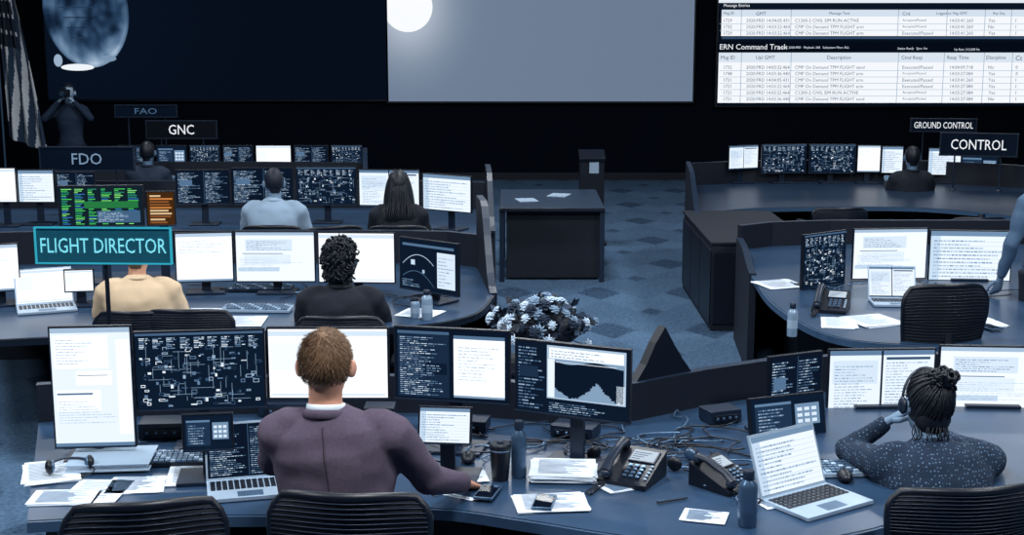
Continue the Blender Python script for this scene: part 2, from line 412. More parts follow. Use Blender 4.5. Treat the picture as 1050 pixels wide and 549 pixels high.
monitor(432,484,179,217,12.1,-32,'table')
for a,c,s in ((120,158,'code'),(160,192,'dialog'),(194,226,'diagram'),(228,260,'code'),(262,299,'blank'),(301,337,'code'),(339,372,'diagram')):
    monitor(a,c,149,173,15.9,0,s)
for a,c,vt,vb,s,y in ((746,779,149,174,'windows',22),(780,828,148,178,'diagram',6),(829,878,148,178,'diagram',0),(879,903,149,177,'white',-4),(904,926,150,178,'table',-6),(952,985,152,180,'table',-8),(986,1022,158,188,'dialog',-20)):
    monitor(a,c,vt,vb,15.6,y,s)

# ---------------------------------------------------------------- consoles
def strip(b,pts,z0,tops,th,mat,cap=None):
    pts=[V((p[0],p[1])) for p in pts]; n=len(pts); L=[];R=[]
    for i in range(n):
        d=(pts[min(n-1,i+1)]-pts[max(0,i-1)]).normalized(); nn=V((-d.y,d.x))*th/2
        L.append(pts[i]+nn); R.append(pts[i]-nn)
    vs=[]
    for i in range(n):
        vs+=[(L[i].x,L[i].y,z0),(L[i].x,L[i].y,tops[i]),(R[i].x,R[i].y,tops[i]),(R[i].x,R[i].y,z0)]
    side=[];top=[]
    for i in range(n-1):
        a=4*i;c=4*i+4
        side+=[(a,c,c+1,a+1),(a+2,c+2,c+3,a+3),(a,a+3,c+3,c)]; top.append((a+1,c+1,c+2,a+2))
    b.add(vs,side+[(0,1,2,3),(4*n-1,4*n-2,4*n-3,4*n-4)],mat); b.add(vs,top,cap or mat)
CAP=M('console_cap',tone(0.2),0.4)
def console(name,near,far,panel_h=1.0,ends=(True,True),endh=1.15,z=0.75,edge=EDGE,top=DESK):
    b=MB(); n=[Pz(*p).xy for p in near]; f=[Pz(*p).xy for p in far]
    n2=[V((q.x,q.y)) for q in cat([(p.x,p.y,0) for p in n],6)]
    poly=n2+f[::-1]
    b.prism(poly,z-0.035,z-0.001,EDGE,top)
    strip(b,n2,z-0.045,[z-0.004]*len(n2),0.028,edge)
    back=[(p[0],p[1]) for p in f]
    strip(b,back,0,[panel_h]*len(back),0.05,PANEL,CAP)
    for k,(e) in enumerate(ends):
        if not e: continue
        a=n[0] if k==0 else n[-1]; c=f[0] if k==0 else f[-1]
        pts=[a.lerp(c,q/10) for q in range(11)]
        tops=[0.76+(endh-0.76)*(0.5-0.5*math.cos(math.pi*min(1,q/7))) for q in range(11)]
        strip(b,pts,0,tops,0.05,PANEL,CAP)
    for k in (len(n)//3,len(n)//2,2*len(n)//3):
        c=(n[min(k,len(n)-1)]+f[min(k,len(f)-1)])/2; b.box((c.x,c.y+0.28,0.36),(0.4,0.45,0.70),PANEL)
    return b.obj(name,(0,0,0))
console('mission_control_console',[(28,534),(110,530),(210,528),(320,527),(445,521),(540,533),(620,546),(700,556),(790,558),(880,545),(970,522),(1090,508)],
        [(40,432),(120,426),(210,424),(320,422),(445,422),(540,430),(600,435),(650,430),(720,415),(800,402),(900,398),(1090,396)],panel_h=0.93,ends=(False,False),edge=EDGEL)
console('mission_control_console',[(-40,350),(60,345),(180,341),(300,338),(420,334),(485,322),(506,302)],
        [(-40,272),(60,270),(180,269),(300,269),(400,269),(460,270),(492,274)],panel_h=1.0,ends=(False,True),endh=1.3)
console('mission_control_console',[(-40,250),(100,248),(250,247),(380,247),(470,245),(505,238)],
        [(-40,214),(100,213),(250,213),(380,213),(450,213),(500,215)],panel_h=1.02,ends=(False,True),endh=1.2)
console('mission_control_console',[(60,205),(150,205),(260,205),(375,205)],[(60,187),(150,186),(260,186),(375,187)],panel_h=0.98,top=DESKD)
console('mission_control_console',[(772,282),(795,312),(850,343),(930,353),(1010,354),(1120,354)],
        [(758,256),(790,252),(850,250),(930,250),(1010,250),(1120,250)],panel_h=0.95,ends=(True,False),endh=0.85,edge=EDGEL)
console('mission_control_console',[(716,222),(760,214),(850,212),(950,213),(1040,222),(1110,235)],
        [(705,190),(760,187),(850,186),(950,187),(1040,192),(1110,200)],panel_h=1.0,ends=(True,False),endh=1.02,top=DESKD,edge=EDGEL)
def cabinet(name,x0,x1,y0,y1,z,mat=PANEL,top=None):
    b=MB(); b.box(((x0+x1)/2,(y0+y1)/2,z/2),(x1-x0,y1-y0,z),mat)
    b.box(((x0+x1)/2,(y0+y1)/2,z+0.012),(x1-x0+0.03,y1-y0+0.03,0.024),top or CAP)
    n=max(1,int((x1-x0)/0.5))
    for i in range(n):
        w=(x1-x0)/n; b.box((x0+w*(i+0.5),y0-0.008,z*0.5),(w-0.03,0.016,z-0.12),PLAST); b.box((x0+w*(i+0.5),y0-0.025,z*0.8),(0.1,0.012,0.012),GREYM)
    m=max(1,int((y1-y0)/0.6))
    for s,xx in ((-1,x0),(1,x1)):
        for i in range(m):
            w=(y1-y0)/m; b.box((xx+s*0.006,y0+w*(i+0.5),z*0.5),(0.012,w-0.03,z-0.1),PLAST)
    return b.obj(name,(0,0,0),0,0.004)
cabinet('storage_cabinet',1.68,2.5,11.3,13.2,0.74,top=PANEL)
cabinet('storage_cabinet',-1.0,-0.35,9.95,10.9,0.7,top=PANEL)
b=MB(); a=Pz(650,432).xy+V((.0,.06)); c=Pz(706,420).xy+V((0,.06))
pts=[a.lerp(c,q/6) for q in range(7)]
strip(b,[(q.x,q.y) for q in pts],0,[.93,1.0,1.10,1.17,1.08,1.0,.93],.05,PLAST,PLAST); b.obj('desk_divider_screen')
# aisle table
b=MB(); b.box((0.40,14.2,0.735),(1.05,1.5,0.035),EDGE); b.box((0.40,14.2,0.755),(1.04,1.49,0.008),M('table_top',tone(0.22),0.4))
b.box((0.42,14.25,0.37),(0.95,1.3,0.70),PANEL)
for s in (-.5,.5): 
    for q in (-.7,.7): b.box((0.4+s,14.2+q,0.36),(0.05,0.05,0.72),PLAST2)
b.obj('side_table',(0,0,0),0,0.004)
b=MB(); b.box((0,0,0.5),(0.28,0.3,1.0),PLAST); b.box((0,-0.02,1.04),(0.30,0.32,0.04),PLAST,R=Matrix.Rotation(0.25,3,'X')); b.box((0,0,0.02),(0.34,0.4,0.04),PLAST)
b.box((0.02,-0.155,0.93),(0.11,0.006,0.17),PAPER2)
b.obj('lectern',(0.93,15.9,0),0,0.004)

# ---------------------------------------------------------------- desk items
def laptop(u,v,yaw,style,open_=0.3,col=ALU,z=0.75,s=1.0):
    p=Pz(u,v,z); b=MB(); w,d=0.33*s,0.23*s
    b.box((0,0,0.009),(w,d,0.014),col)
    for i in range(5):
        for j in range(13): b.box((-w*0.43+w*0.86*j/12,0.085*s-0.022*s*i,0.0175),(w*0.056,0.017*s,0.003),PLAST)
    b.box((0,-0.07*s,0.0165),(0.1*s,0.06*s,0.001),GREYM)
    X=Matrix.Translation((0,d/2,0.016))@Matrix.Rotation(-open_,4,'X')
    b.box((0,0.004,d/2),(w,0.008,d),col,X)
    content(b,w*0.95,d*0.92,d/2,-0.0008,style,random.Random(int(u)),X)
    return b.obj('laptop',(p.x,p.y,z+0.001),math.radians(yaw),0.002)
laptop(256,504,14,'code'); laptop(838,517,34,'table',open_=0.35,s=1.08)
laptop(48,318,22,'blank',s=1.1,open_=0.55); laptop(918,312,-4,'windows',s=0.95)
def paper(u,v,yaw,w=0.216,d=0.28,n=3,z=0.75,mat=PAPER,name='paper_sheet'):
    p=Pz(u,v,z); b=MB(); r=random.Random(int(u*v))
    for i in range(n):
        R=Matrix.Rotation(r.uniform(-.07,.07),3,'Z'); b.box((r.uniform(-.008,.008),r.uniform(-.008,.008),0.0015+i*0.0025),(w,d,0.002),mat,R=R)
    zt=0.0015+n*0.0025
    for i in range(13):
        a=-w*0.4; e=w*r.uniform(0,0.4); y=d*0.42-i*d*0.065
        b.add([(a,y,zt),(e,y,zt),(e,y+0.004,zt),(a,y+0.004,zt)],[(0,1,2,3)],PRINT,tone(0.5))
    return b.obj(name,(p.x,p.y,z+0.0005),math.radians(yaw))
for a in ((52,486,20,.216,.28,4),(98,506,-5,.216,.28,2),(140,498,8,.216,.2,2),(152,470,-8,.15,.2,3),(66,512,3,.25,.16,3),(200,487,10,.216,.28,2),(230,480,-8,.2,.2,1),
          (578,488,-4,.26,.22,14),(566,517,6,.28,.2,3),(487,490,10,.1,.14,3),(300,428,5,.2,.2,3),(722,531,-14,.16,.13,2),(400,462,5,.2,.14,2),(640,500,30,.18,.1,2),(795,512,20,.2,.2,1),(470,510,60,.03,.14,1)): paper(*a)
for a in ((250,330,5,.25,.3,2),(430,322,-20,.25,.25,2),(205,322,0,.2,.28,2),(895,330,20,.28,.3,4),(860,332,-10,.2,.3,2),(1000,330,10,.25,.35,3),(960,335,4,.25,.3,2),(800,292,20,.3,.3,2)): paper(*a)
for k,(x,y,yw) in enumerate(((0.15,14.0,.2),(0.5,14.4,-.3))):
    b=MB(); b.box((0,0,0.004),(0.2,0.26,0.008),PAPER2); b.obj('paper_sheet',(x,y,0.76),yw)
b=MB(); b.box((0,0,0.03),(0.34,0.26,0.004),PAPER2); b.box((0,0,0.004),(0.34,0.26,0.004),PAPER2); b.box((0,0,0.017),(0.32,0.24,0.022),PAPER); b.box((0,0.128,0.017),(0.34,0.006,0.03),PLAST2)
q=Pz(100,478); b.obj('ring_binder',(q.x+0.06,q.y+0.02,0.758),0.1)
def bottle(u,v,h,r,kind='steel',z=0.75):
    p=Pz(u,v,z); b=MB()
    mt={'steel':M('steel_bottle',tone(0.42),0.3,0.5),'black':PLAST,'clear':M('clear_plastic',tone(0.62),0.15)}[kind]
    if kind=='black':
        b.lathe([(r*0.78,0),(r*0.82,0.01),(r,h*0.86),(r*1.03,h*0.88),(r*1.03,h*0.97),(r*0.9,h)],mt); b.lathe([(r*0.35,h),(r*0.3,h+0.008)],PLAST2)
        b.lathe([(r*1.0,h*0.80),(r*1.03,h*0.81),(r*1.03,h*0.83),(r*1.0,h*0.84)],GREYM)
    else:
        b.lathe([(r*0.95,0),(r,0.006),(r,h*0.68),(r*0.9,h*0.76),(r*0.55,h*0.82),(r*0.5,h*0.84)],mt)
        b.lathe([(r*0.58,h*0.84),(r*0.6,h*0.86),(r*0.6,h*0.98),(r*0.5,h)],PLAST2)
        b.lathe([(r*1.01,h*0.25),(r*1.012,h*0.26),(r*1.012,h*0.5),(r*1.01,h*0.51)],PAPER2 if kind=='clear' else mt)
    b.obj({'black':'travel_mug'}.get(kind,'water_bottle'),(p.x,p.y,z+0.0005))
bottle(513,492,0.155,0.043,'black'); bottle(532,489,0.24,0.031,'steel'); bottle(766,539,0.215,0.036,'steel')
bottle(438,328,0.19,0.035,'clear'); bottle(426,326,0.13,0.03,'clear'); bottle(812,345,0.2,0.03,'clear')
def phone(u,v,yaw,s=1.0,z=0.75):
    p=Pz(u,v,z); b=MB()
    vs=[(-.1,-.11,0),(.1,-.11,0),(.1,.11,0),(-.1,.11,0),(-.1,-.11,.02),(.1,-.11,.02),(.1,.11,.10),(-.1,.11,.10)]
    b.add([V(q)*s for q in vs],[(3,2,1,0),(4,5,6,7),(0,1,5,4),(1,2,6,5),(2,3,7,6),(3,0,4,7)],PLAST)
    X=Matrix.Scale(s,4)@Matrix.Translation((0,0,0.06))@Matrix.Rotation(math.atan2(.08,.22),4,'X')
    b.box((0.03,0.055,0.003),(0.11,0.075,0.008),PLAST2,X)
    XS=X@Matrix.Rotation(math.pi/2,4,'X')
    b.add([(-.02,.022,.008),(.08,.022,.008),(.08,.088,.008),(-.02,.088,.008)],[(0,1,2,3)],SCR,tone(0.85),X=X)
    for i in range(4): b.add([(-.015,.030+i*.013,.0086),(.02+.012*i,.030+i*.013,.0086),(.02+.012*i,.034+i*.013,.0086),(-.015,.034+i*.013,.0086)],[(0,1,2,3)],SCR,tone(0.4),X=X)
    for i in range(4):
        for j in range(3): b.box((0.0+j*0.026,-.01-i*0.022,0.006),(0.016,0.012,0.008),GREYM,X)
    for i in range(5): b.box((0.085,0.0-i*0.02,0.005),(0.012,0.008,0.006),PAPER2,X)
    b.tube([(-.068,-.10,.03),(-.068,-.05,.045),(-.068,.05,.045),(-.068,.10,.03)],[(.024,.018),(.019,.013),(.019,.013),(.024,.018)],PLAST2,10,side=(1,0,0),X=X)
    b.sph((-.068,-.095,.02),(.026,.024,.02),PLAST2,X=X); b.sph((-.068,.095,.02),(.026,.024,.02),PLAST2,X=X)
    c=[(-.07-0.015*math.cos(k*1.2),-.12-0.0035*k,.012+0.008*math.sin(k*1.2)) for k in range(40)]
    b.tube([V(q)*s for q in c],0.003*s,PLAST,6)
    b.obj('desk_telephone',(p.x,p.y,z+0.0005),math.radians(yaw),0.002)
phone(648,492,-28,1.05); phone(742,498,42,.95); phone(852,318,-20,1.1)
def keyboard(u,v,yaw,z=0.75,mat=PAPER2):
    p=Pz(u,v,z); b=MB(); b.box((0,0,0.01),(0.44,0.14,0.016),mat,R=Matrix.Rotation(0.05,3,'X'))
    for i in range(5):
        for j in range(18): b.box((-.2+j*0.0235,-.052+i*0.026,0.02+0.0013*i),(0.019,0.02,0.008),GREYM if (i+j)%5 else PAPER2)
    b.obj('computer_keyboard',(p.x,p.y,z+0.006),math.radians(yaw))
keyboard(264,319,-3); keyboard(893,484,5); keyboard(268,298,0,mat=PLAST2); keyboard(345,470,0,mat=M('keyboard_ivory',rgb(190,170,130),.6)); keyboard(960,306,0,mat=PLAST2); keyboard(200,474,4,mat=PLAST)
def mouse(u,v,yaw=0,mat=PLAST):
    p=Pz(u,v); b=MB(); b.sph((0,0,0.008),(.032,.055,.03),mat,fn=lambda q:1 if q.z>-.2 else .75); b.tube([(0,.04,.034),(0,.02,.04)],.004,GREYM,6); b.obj('computer_mouse',(p.x,p.y,.759),yaw)
mouse(866,493); mouse(322,322); mouse(480,474)
def smart(u,v,yaw):
    p=Pz(u,v); b=MB(); b.box((0,0,.005),(.078,.155,.009),GREYM); b.add([(-.035,-.07,.0101),(.035,-.07,.0101),(.035,.07,.0101),(-.035,.07,.0101)],[(0,1,2,3)],M('glass_black',tone(.06),.08)); b.box((0.02,0.06,.0098),(.02,.02,.002),GREYM)
    b.obj('smartphone',(p.x,p.y,.761),math.radians(yaw),.002)
smart(500,509,-14); smart(558,519,-10); smart(1015,338,20)
def cables(name,pts_uv,n,seed,spread=0.22,z=0.757,r=0.004):
    b=MB(); rd=random.Random(seed)
    for k in range(n):
        a=Pz(*rd.choice(pts_uv)); p=V((a.x,a.y,z)); P=[p]; ang=rd.uniform(0,6.28)
        for i in range(6):
            ang+=rd.uniform(-1.2,1.2); p=p+V((math.cos(ang),math.sin(ang)*0.7,0))*rd.uniform(.04,spread*.6); P.append(V((p.x,p.y,z+rd.uniform(0,.015))))
        b.tube(cat(P,5),r,rd.choice([PLAST,PLAST2,PLAST,GREYM]),6)
    b.obj(name)
cables('cable_bundle',[(430,458),(500,450),(560,455),(600,460),(640,445)],24,3); cables('cable_bundle',[(690,470),(730,450),(770,470),(720,500),(700,440)],26,5)
cables('cable_bundle',[(150,455),(180,450),(240,455)],10,6,.15); cables('cable_bundle',[(240,300),(300,302),(360,300),(420,305)],16,7,.25); cables('cable_bundle',[(860,300),(900,300),(970,302)],14,8,.25)
def headset(u,v,z=0.75,yaw=0):
    p=Pz(u,v,z); b=MB(); b.tube([(.08*math.cos(a/12*math.pi),.09*math.sin(a/12*math.pi),.03) for a in range(13)],[(.008,.004)]*13,PLAST2,8)
    for s in(-1,1): b.sph((s*.08,-.0,.03),(.018,.034,.03),PLAST); b.sph((s*.07,0,.03),(.012,.028,.025),GREYM)
    b.tube(cat([(.08,0,.02),(.09,-.06,.01),(.04,-.12,.01)],5),.003,PLAST,6); b.sph((.04,-.12,.012),.009,PLAST)
    b.obj('headset',(p.x,p.y,z+.001),yaw)
headset(72,484,z=0.765,yaw=.4); headset(700,478,yaw=1); headset(600,466,yaw=2)
for (u,v,w,d,h,y) in ((300,424,.3,.14,.06,0),(168,447,.2,.14,.07,5),(470,440,.28,.12,.05,-10),(590,447,.2,.12,.05,-22),(390,436,.14,.12,.09,0),(738,432,.16,.12,.06,20)):
    q=Pz(u,v); b=MB(); b.box((0,0,h/2+.004),(w,d,h),PLAST2); b.box((0,-d/2-.003,h/2),(w*.8,.006,h*.5),PLAST)
    for i in range(4): b.box((-w*.3+i*w*.2,-d/2-.008,h/2),(.012,.008,.012),GREYM)
    for i in (-1,1): b.box((i*w*.4,0,.002),(.02,d*.8,.004),PLAST)
    b.obj('audio_keyset_box',(q.x,q.y,.752),math.radians(y),.003)
for (u,v,a) in ((455,505,.9),(690,515,.4),(735,470,1.9)):
    q=Pz(u,v); b=MB(); b.tube([(-.07,0,.006),(.05,0,.006),(.065,0,.006),(.07,0,.006)],[.005,.005,.003,.001],PLAST2,8); b.tube([(-.07,0,.012),(-.03,0,.012)],.0015,GREYM,6); b.obj('ballpoint_pen',(q.x,q.y,.752),a)

# ---------------------------------------------------------------- signs
def sign(text,u0,u1,vt,vb,t,yaw,foot,tc,pc,fit=0.85,name='console_sign',hh=.42):
    p=W((u0+u1)/2,(vt+vb)/2,t); w=(u1-u0)*t/F/math.cos(math.radians(yaw)); h=(vb-vt)*t/F; b=MB(); zc=p.z-foot
    b.box((0,0.01,zc),(w,0.02,h),pc)
    for s in (-1,1): b.box((0,0.008,zc+s*h/2),(w+.02,.03,.012),PLAST2); b.box((s*w/2,0.008,zc),(.012,.03,h),PLAST2)
    b.text(text,h*hh,(0,-0.004,zc),SCR,tc,fit=w*fit)
    for s in (-.3,.3): b.tube([(s*w,0.03,0.0),(s*w,0.03,zc)],.009,PLAST2,8); b.lathe([(.04,0),(.04,.008),(.012,.014)],PLAST2,c=(s*w,.03,0))
    b.obj(name,(p.x,p.y,foot),math.radians(yaw))
SG=M('sign_acrylic',tone(.12),.2); 
sign('FDO',41,137,151,175,12.9,0,1.03,tone(.6),SG,.32,hh=.48)
sign('GNC',150,222,124,142,15.9,0,.76,tone(.97),M('sign_black',tone(.03),.3),.36,hh=.55)
sign('FAO',118,181,108,120,17.2,0,0,tone(.42),SG,.36,hh=.5)
sign('GROUND CONTROL',935,1000,122,135,17.0,-6,0,tone(.97),SG,.9,hh=.5)
sign('CONTROL',967,1040,137,160,14.9,-14,.75,tone(.97),SG,.72,hh=.45)
FD=M('teal_acrylic',rgb(30,92,112),.2)
p=W(106,252,7.6); w=140*7.6/F; h=37*7.6/F; b=MB(); zc=p.z
CY=rgb(50,165,190)
b.box((0,0.01,zc),(w,0.016,h),FD)
for s in (-1,1): b.box((0,0,zc+s*h/2),(w+.010,.03,.007),SCR,col=CY); b.box((s*w/2,0,zc),(.007,.03,h),SCR,col=CY)
b.text('FLIGHT DIRECTOR',h*.42,(0,-.004,zc),SCR,rgb(130,232,250),fit=w*.93)
b.tube([(0,.03,0),(0,.03,zc)],.013,PLAST,10); b.box((0,.03,.01),(.3,.25,.02),PLAST)
b.obj('flight_director_sign',(p.x,p.y,0),math.radians(-2))

# ---------------------------------------------------------------- chairs
def chair(x,y,yaw,top=1.0,seat=0.46,w=0.5):
    b=MB(); wd=w/2
    NZ=12; NX=14; z0=seat+.14
    def pt(a,c):
        zz=z0+(top-z0)*c; wid=wd*(0.80+0.22*math.sin(math.pi*min(1,c*.9+.1)*.62))*(1-0.16*max(0,(c-.8)/.2)**2)
        edge=(1-0.06*abs(a)**3) ; z2=z0+(zz-z0)*edge if c>.5 else zz
        return V((a*wid,-.27+.09*a*a-.06*math.sin(math.pi*c)*.6-.08*max(0,c-.4),z2))
    for off in (0,-.022):
        vs=[pt(-1+2*i/NX,j/NZ)+V((0,off,0)) for j in range(NZ+1) for i in range(NX+1)]
        fs=[(j*(NX+1)+i,j*(NX+1)+i+1,(j+1)*(NX+1)+i+1,(j+1)*(NX+1)+i) for j in range(NZ) for i in range(NX)]
        b.add(vs,fs,FABR,None,True)
    rim=[pt(-1+2*i/NX,1) for i in range(NX+1)]+[pt(1,1-j/NZ) for j in range(1,NZ+1)]+[pt(1-2*i/NX,0) for i in range(1,NX+1)]+[pt(-1,j/NZ) for j in range(1,NZ)]
    b.tube([q+V((0,-.011,0)) for q in rim],.017,PLAST,8,close=True)
    for j in range(1,24):
        b.tube([pt(-1+2*i/8,j/24)+V((0,-.025,0)) for i in range(9)],.0022,PLAST2,5)
    b.tube(cat([(0,-.30,z0+.22),(0,-.33,z0),(0,-.22,seat-.06),(0,0,seat-.07)],4),[(.035,.02)]*13,PLAST,8)
    b.sph((0,0.0,seat-.02),(.26,.25,.05),FABR,20,8,fn=lambda q:1/max(.72,(abs(q.x)**4+abs(q.y)**4+abs(q.z)**4)**.25))
    for s in (-1,1):
        b.tube(cat([(s*.22,-.02,seat-.05),(s*.31,-.02,seat-.03),(s*.31,-.03,seat+.19)],4),.016,PLAST,8)
        b.tube([(s*.31,-.15,seat+.2),(s*.31,-.02,seat+.21),(s*.31,.12,seat+.2)],[(.035,.014),(.04,.016),(.035,.014)],PLAST,10,side=(1,0,0))
    b.tube([(0,0,.1),(0,0,seat-.05)],.028,GREYM,12)
    for k in range(5):
        a=k*2*math.pi/5+.3; b.tube([(0,0,.12),(.3*math.cos(a),.3*math.sin(a),.075)],[.03,.016],PLAST,8)
        b.sph((.3*math.cos(a),.3*math.sin(a),.03),(.02,.03,.03),PLAST,10,6)
    b.obj('office_chair',(x,y,0),math.radians(yaw))
def chair_at(u,v,t,yaw=0,seat=.46,w=.5):
    p=W(u,v,t); chair(p.x,p.y+.27,yaw,p.z,seat,w)
chair_at(362,505,4.5,-4,.52,.52); chair_at(128,514,4.4,12,.46,.5); chair_at(985,500,4.95,6,.46,.56)
chair_at(966,292,7.9,8,.5,.5); chair_at(862,214,13.0,0,.46,.5); chair_at(1005,224,12.7,0); chair_at(192,318,7.9,0,.46,.5)
chair_at(348,325,7.8,0,.42,.5); chair_at(278,232,10.9,0,.44,.5); chair_at(408,232,10.9,0,.44,.5); chair_at(140,320,7.95,0,.42,.5); chair_at(330,233,10.6,20,.44,.5)

# ---------------------------------------------------------------- people
EYEW=M('eye_white',tone(.9),.2); EYED=M('eye_iris',tone(.05),.1)
def frame(d,up):
    d=V(d).normalized(); up=V(up); up=(up-d*up.dot(d)).normalized(); return Matrix((d.cross(up),d,up)).transposed()
def hand(b,w,d,up,mat,thumb=1,curl=.5):
    R=frame(d,up); T=lambda x,y,z:V(w)+R@V((x,y,z))
    b.tube([T(0,-.03,0),T(0,.01,0),T(0,.045,0),T(0,.085,0),T(0,.095,0)],[(.026,.02),(.027,.018),(.038,.016),(.040,.014),(.03,.01)],mat,12,side=R@V((1,0,0)))
    for k,(x,l) in enumerate(((-.030,.062),(-.011,.074),(.010,.078),(.030,.068))):
        x*=thumb; a=0;P=[T(x,.08,0)];y,z=.08,0
        for s in range(3):
            a+=curl*(.5+.3*s); y+=l*.4*math.cos(a); z-=l*.4*math.sin(a); P.append(T(x*(1+.05*s),y,z))
        b.tube(P,[.0105,.0095,.0085,.0065],mat,8); b.sph(P[-1],.0068,mat,8,5)
    P=[T(.03*thumb,.02,-.003),T(.052*thumb,.045,-.01),T(.062*thumb,.075,-.016),T(.06*thumb,.098,-.02)]
    b.tube(P,[.013,.012,.010,.008],mat,8); b.sph(P[-1],.008,mat,8,5)
def coil(b,c,rr,mat,r,X):
    n1=V((r.uniform(-1,1),r.uniform(-1,1),r.uniform(-1,1))).normalized(); n2=n1.orthogonal().normalized(); n3=n1.cross(n2)
    b.tube([c+(n2*math.cos(t*.8)+n3*math.sin(t*.8))*rr*.8+n1*.003*t for t in range(7)],[.003,.005,.006,.006,.006,.005,.003],mat,6,X=X)
def hairgeo(b,X,mat,style,r,s=1.0):
    if style in('short','fade'):
        lim=-.62 if style=='short' else -.50
        def keep(q): return not((q.y>0.35 and q.z<0.52) or q.z<lim or (q.z<-0.05 and q.y>-0.12))
        def fn(q):
            k=1.0+0.015*noise.noise(q*9)+.012*noise.noise(q*25)
            if style=='fade': k-=.022*max(0,min(1,(.5-q.z)))
            return k*(1.0 if keep(q) else .88)
        b.sph((0,-.012,.132),(.083,.103,.112),mat,56,40,X=X,fn=fn)
        if style=='short': b.tube([(0,-.062,.085),(0,-.066,.055),(0,-.060,.03)],[(.05,.03),(.045,.026),(.036,.015)],mat,14,side=(1,0,0),X=X)
        if style=='fade':
            crown=V((0,-.35,1)).normalized()
            for i in range(5200):
                z=r.uniform(-.56,1); a=r.uniform(0,6.283); q=V((math.sqrt(1-z*z)*math.cos(a),math.sqrt(1-z*z)*math.sin(a),z))
                if not keep(q+V((0,0,.05))): continue
                c=V((q.x*.081,q.y*.101-.012,q.z*.111+.132)); dn=(q-crown); dn=(dn-q*dn.dot(q)); dn=dn.normalized() if dn.length>.01 else V((0,1,0))
                dn=(dn+V((r.uniform(-.4,.4),r.uniform(-.4,.4),r.uniform(-.3,.3)))).normalized()
                L=.016+.010*max(0,q.z); e=c+dn*L+q*(.004+.003*max(0,q.z)); sd=q.cross(dn).normalized()*.0011
                b.add([c-sd,c+sd,c.lerp(e,.6)+q*.0015+sd*.8,e],[(0,1,2),(0,2,3)],mat,None,True,X)
    elif style=='bun':
        b.sph((0,-.018,.132),(.088,.108,.116),mat,30,20,X=X,fn=lambda q:(.86 if (q.y>.4 and q.z<.5) else 1)+.02*noise.noise(q*5))
        b.sph((0,-.045,.07),(.074,.062,.075),mat,20,14,X=X,fn=lambda q:1+.04*noise.noise(q*7))
        e=V((.12,-.72,.72)).normalized()
        for i in range(330):
            z=r.uniform(-.78,1); a=r.uniform(0,6.283); q=V((math.sqrt(1-z*z)*math.cos(a),math.sqrt(1-z*z)*math.sin(a),z))
            if q.y>.3 and q.z<.5: continue
            if q.y>0 and q.z<-.1: continue
            k0=r.uniform(1.0,1.05); P=[]
            for t in range(7):
                d=(q*(1-t/6)+e*(t/6)); d=d.normalized() if d.length>.05 else e
                k=k0+.02*math.sin(t*2+i); P.append(V((d.x*.089*k,d.y*.109*k-.018,d.z*.117*k+.132)))
            b.tube(P,[.001,.003,.0035,.0035,.0035,.003,.002],mat,5,X=X)
        bc=V((.012,-.10,.215)); b.sph(bc,(.044,.042,.036),mat,18,12,X=X)
        for i in range(70):
            d=V((r.uniform(-1,1),r.uniform(-1,1),r.uniform(-.4,1))).normalized(); coil(b,bc+V((d.x*.045,d.y*.043,d.z*.036)),r.uniform(.010,.02),mat,r,X)
        for i in range(22):
            a=r.uniform(3.3,6.1); c=V((math.cos(a)*.07,math.sin(a)*.075-.02,.035)); b.tube(cat([c,c+V((r.uniform(-.015,.015),-.01,-.03)),c+V((r.uniform(-.02,.02),0,-.06))],3),[.002]*6+[.001],mat,4,X=X)
    else:
        b.sph((0,-.018,.132),(.088,.108,.116),mat,30,20,X=X,fn=lambda q:(.86 if (q.y>.4 and q.z<.5) else 1)+.03*noise.noise(q*5))
        if style=='curly': b.sph((0,-.05,.06),(.085,.07,.09),mat,20,14,X=X,fn=lambda q:1+.08*noise.noise(q*5))
        cnt=420 if style=='curly' else 0
        for i in range(cnt):
            z=r.uniform(-1.05,1); zz=max(-1,min(1,z)); a=r.uniform(0,6.283); rr0=math.sqrt(1-zz*zz)
            if z<-.4: rr0=max(rr0,.82)
            q=V((rr0*math.cos(a),rr0*math.sin(a),z))
            if q.y>.35 and q.z<.55: continue
            if q.z<-.6 and q.y>0: continue
            coil(b,V((q.x*.096,q.y*.110-.02,q.z*.118+.128)),r.uniform(.012,.022),mat,r,X)
        if style=='long':
            b.tube([(0,-.03,.17),(0,-.055,.08),(0,-.075,-.03),(0,-.085,-.14),(0,-.085,-.20)],[(.085,.08),(.105,.075),(.118,.06),(.11,.045),(.07,.02)],mat,22,side=(1,0,0),X=X)
            for i in range(120):
                a=r.uniform(-1.9,1.9); sx=math.sin(a); cy=-math.cos(a)
                P=[(sx*.06,cy*.06-.02,.22),(sx*.098,cy*.10-.02,.12),(sx*.12,cy*.085-.05,-.02),(sx*.125+r.uniform(-.02,.02),cy*.06-.085,-.13),(sx*.09+r.uniform(-.03,.03),-.11,-.2-r.uniform(0,.05))]
                b.tube(cat(P,4),[.006]*16+[.002],mat,5,X=X)
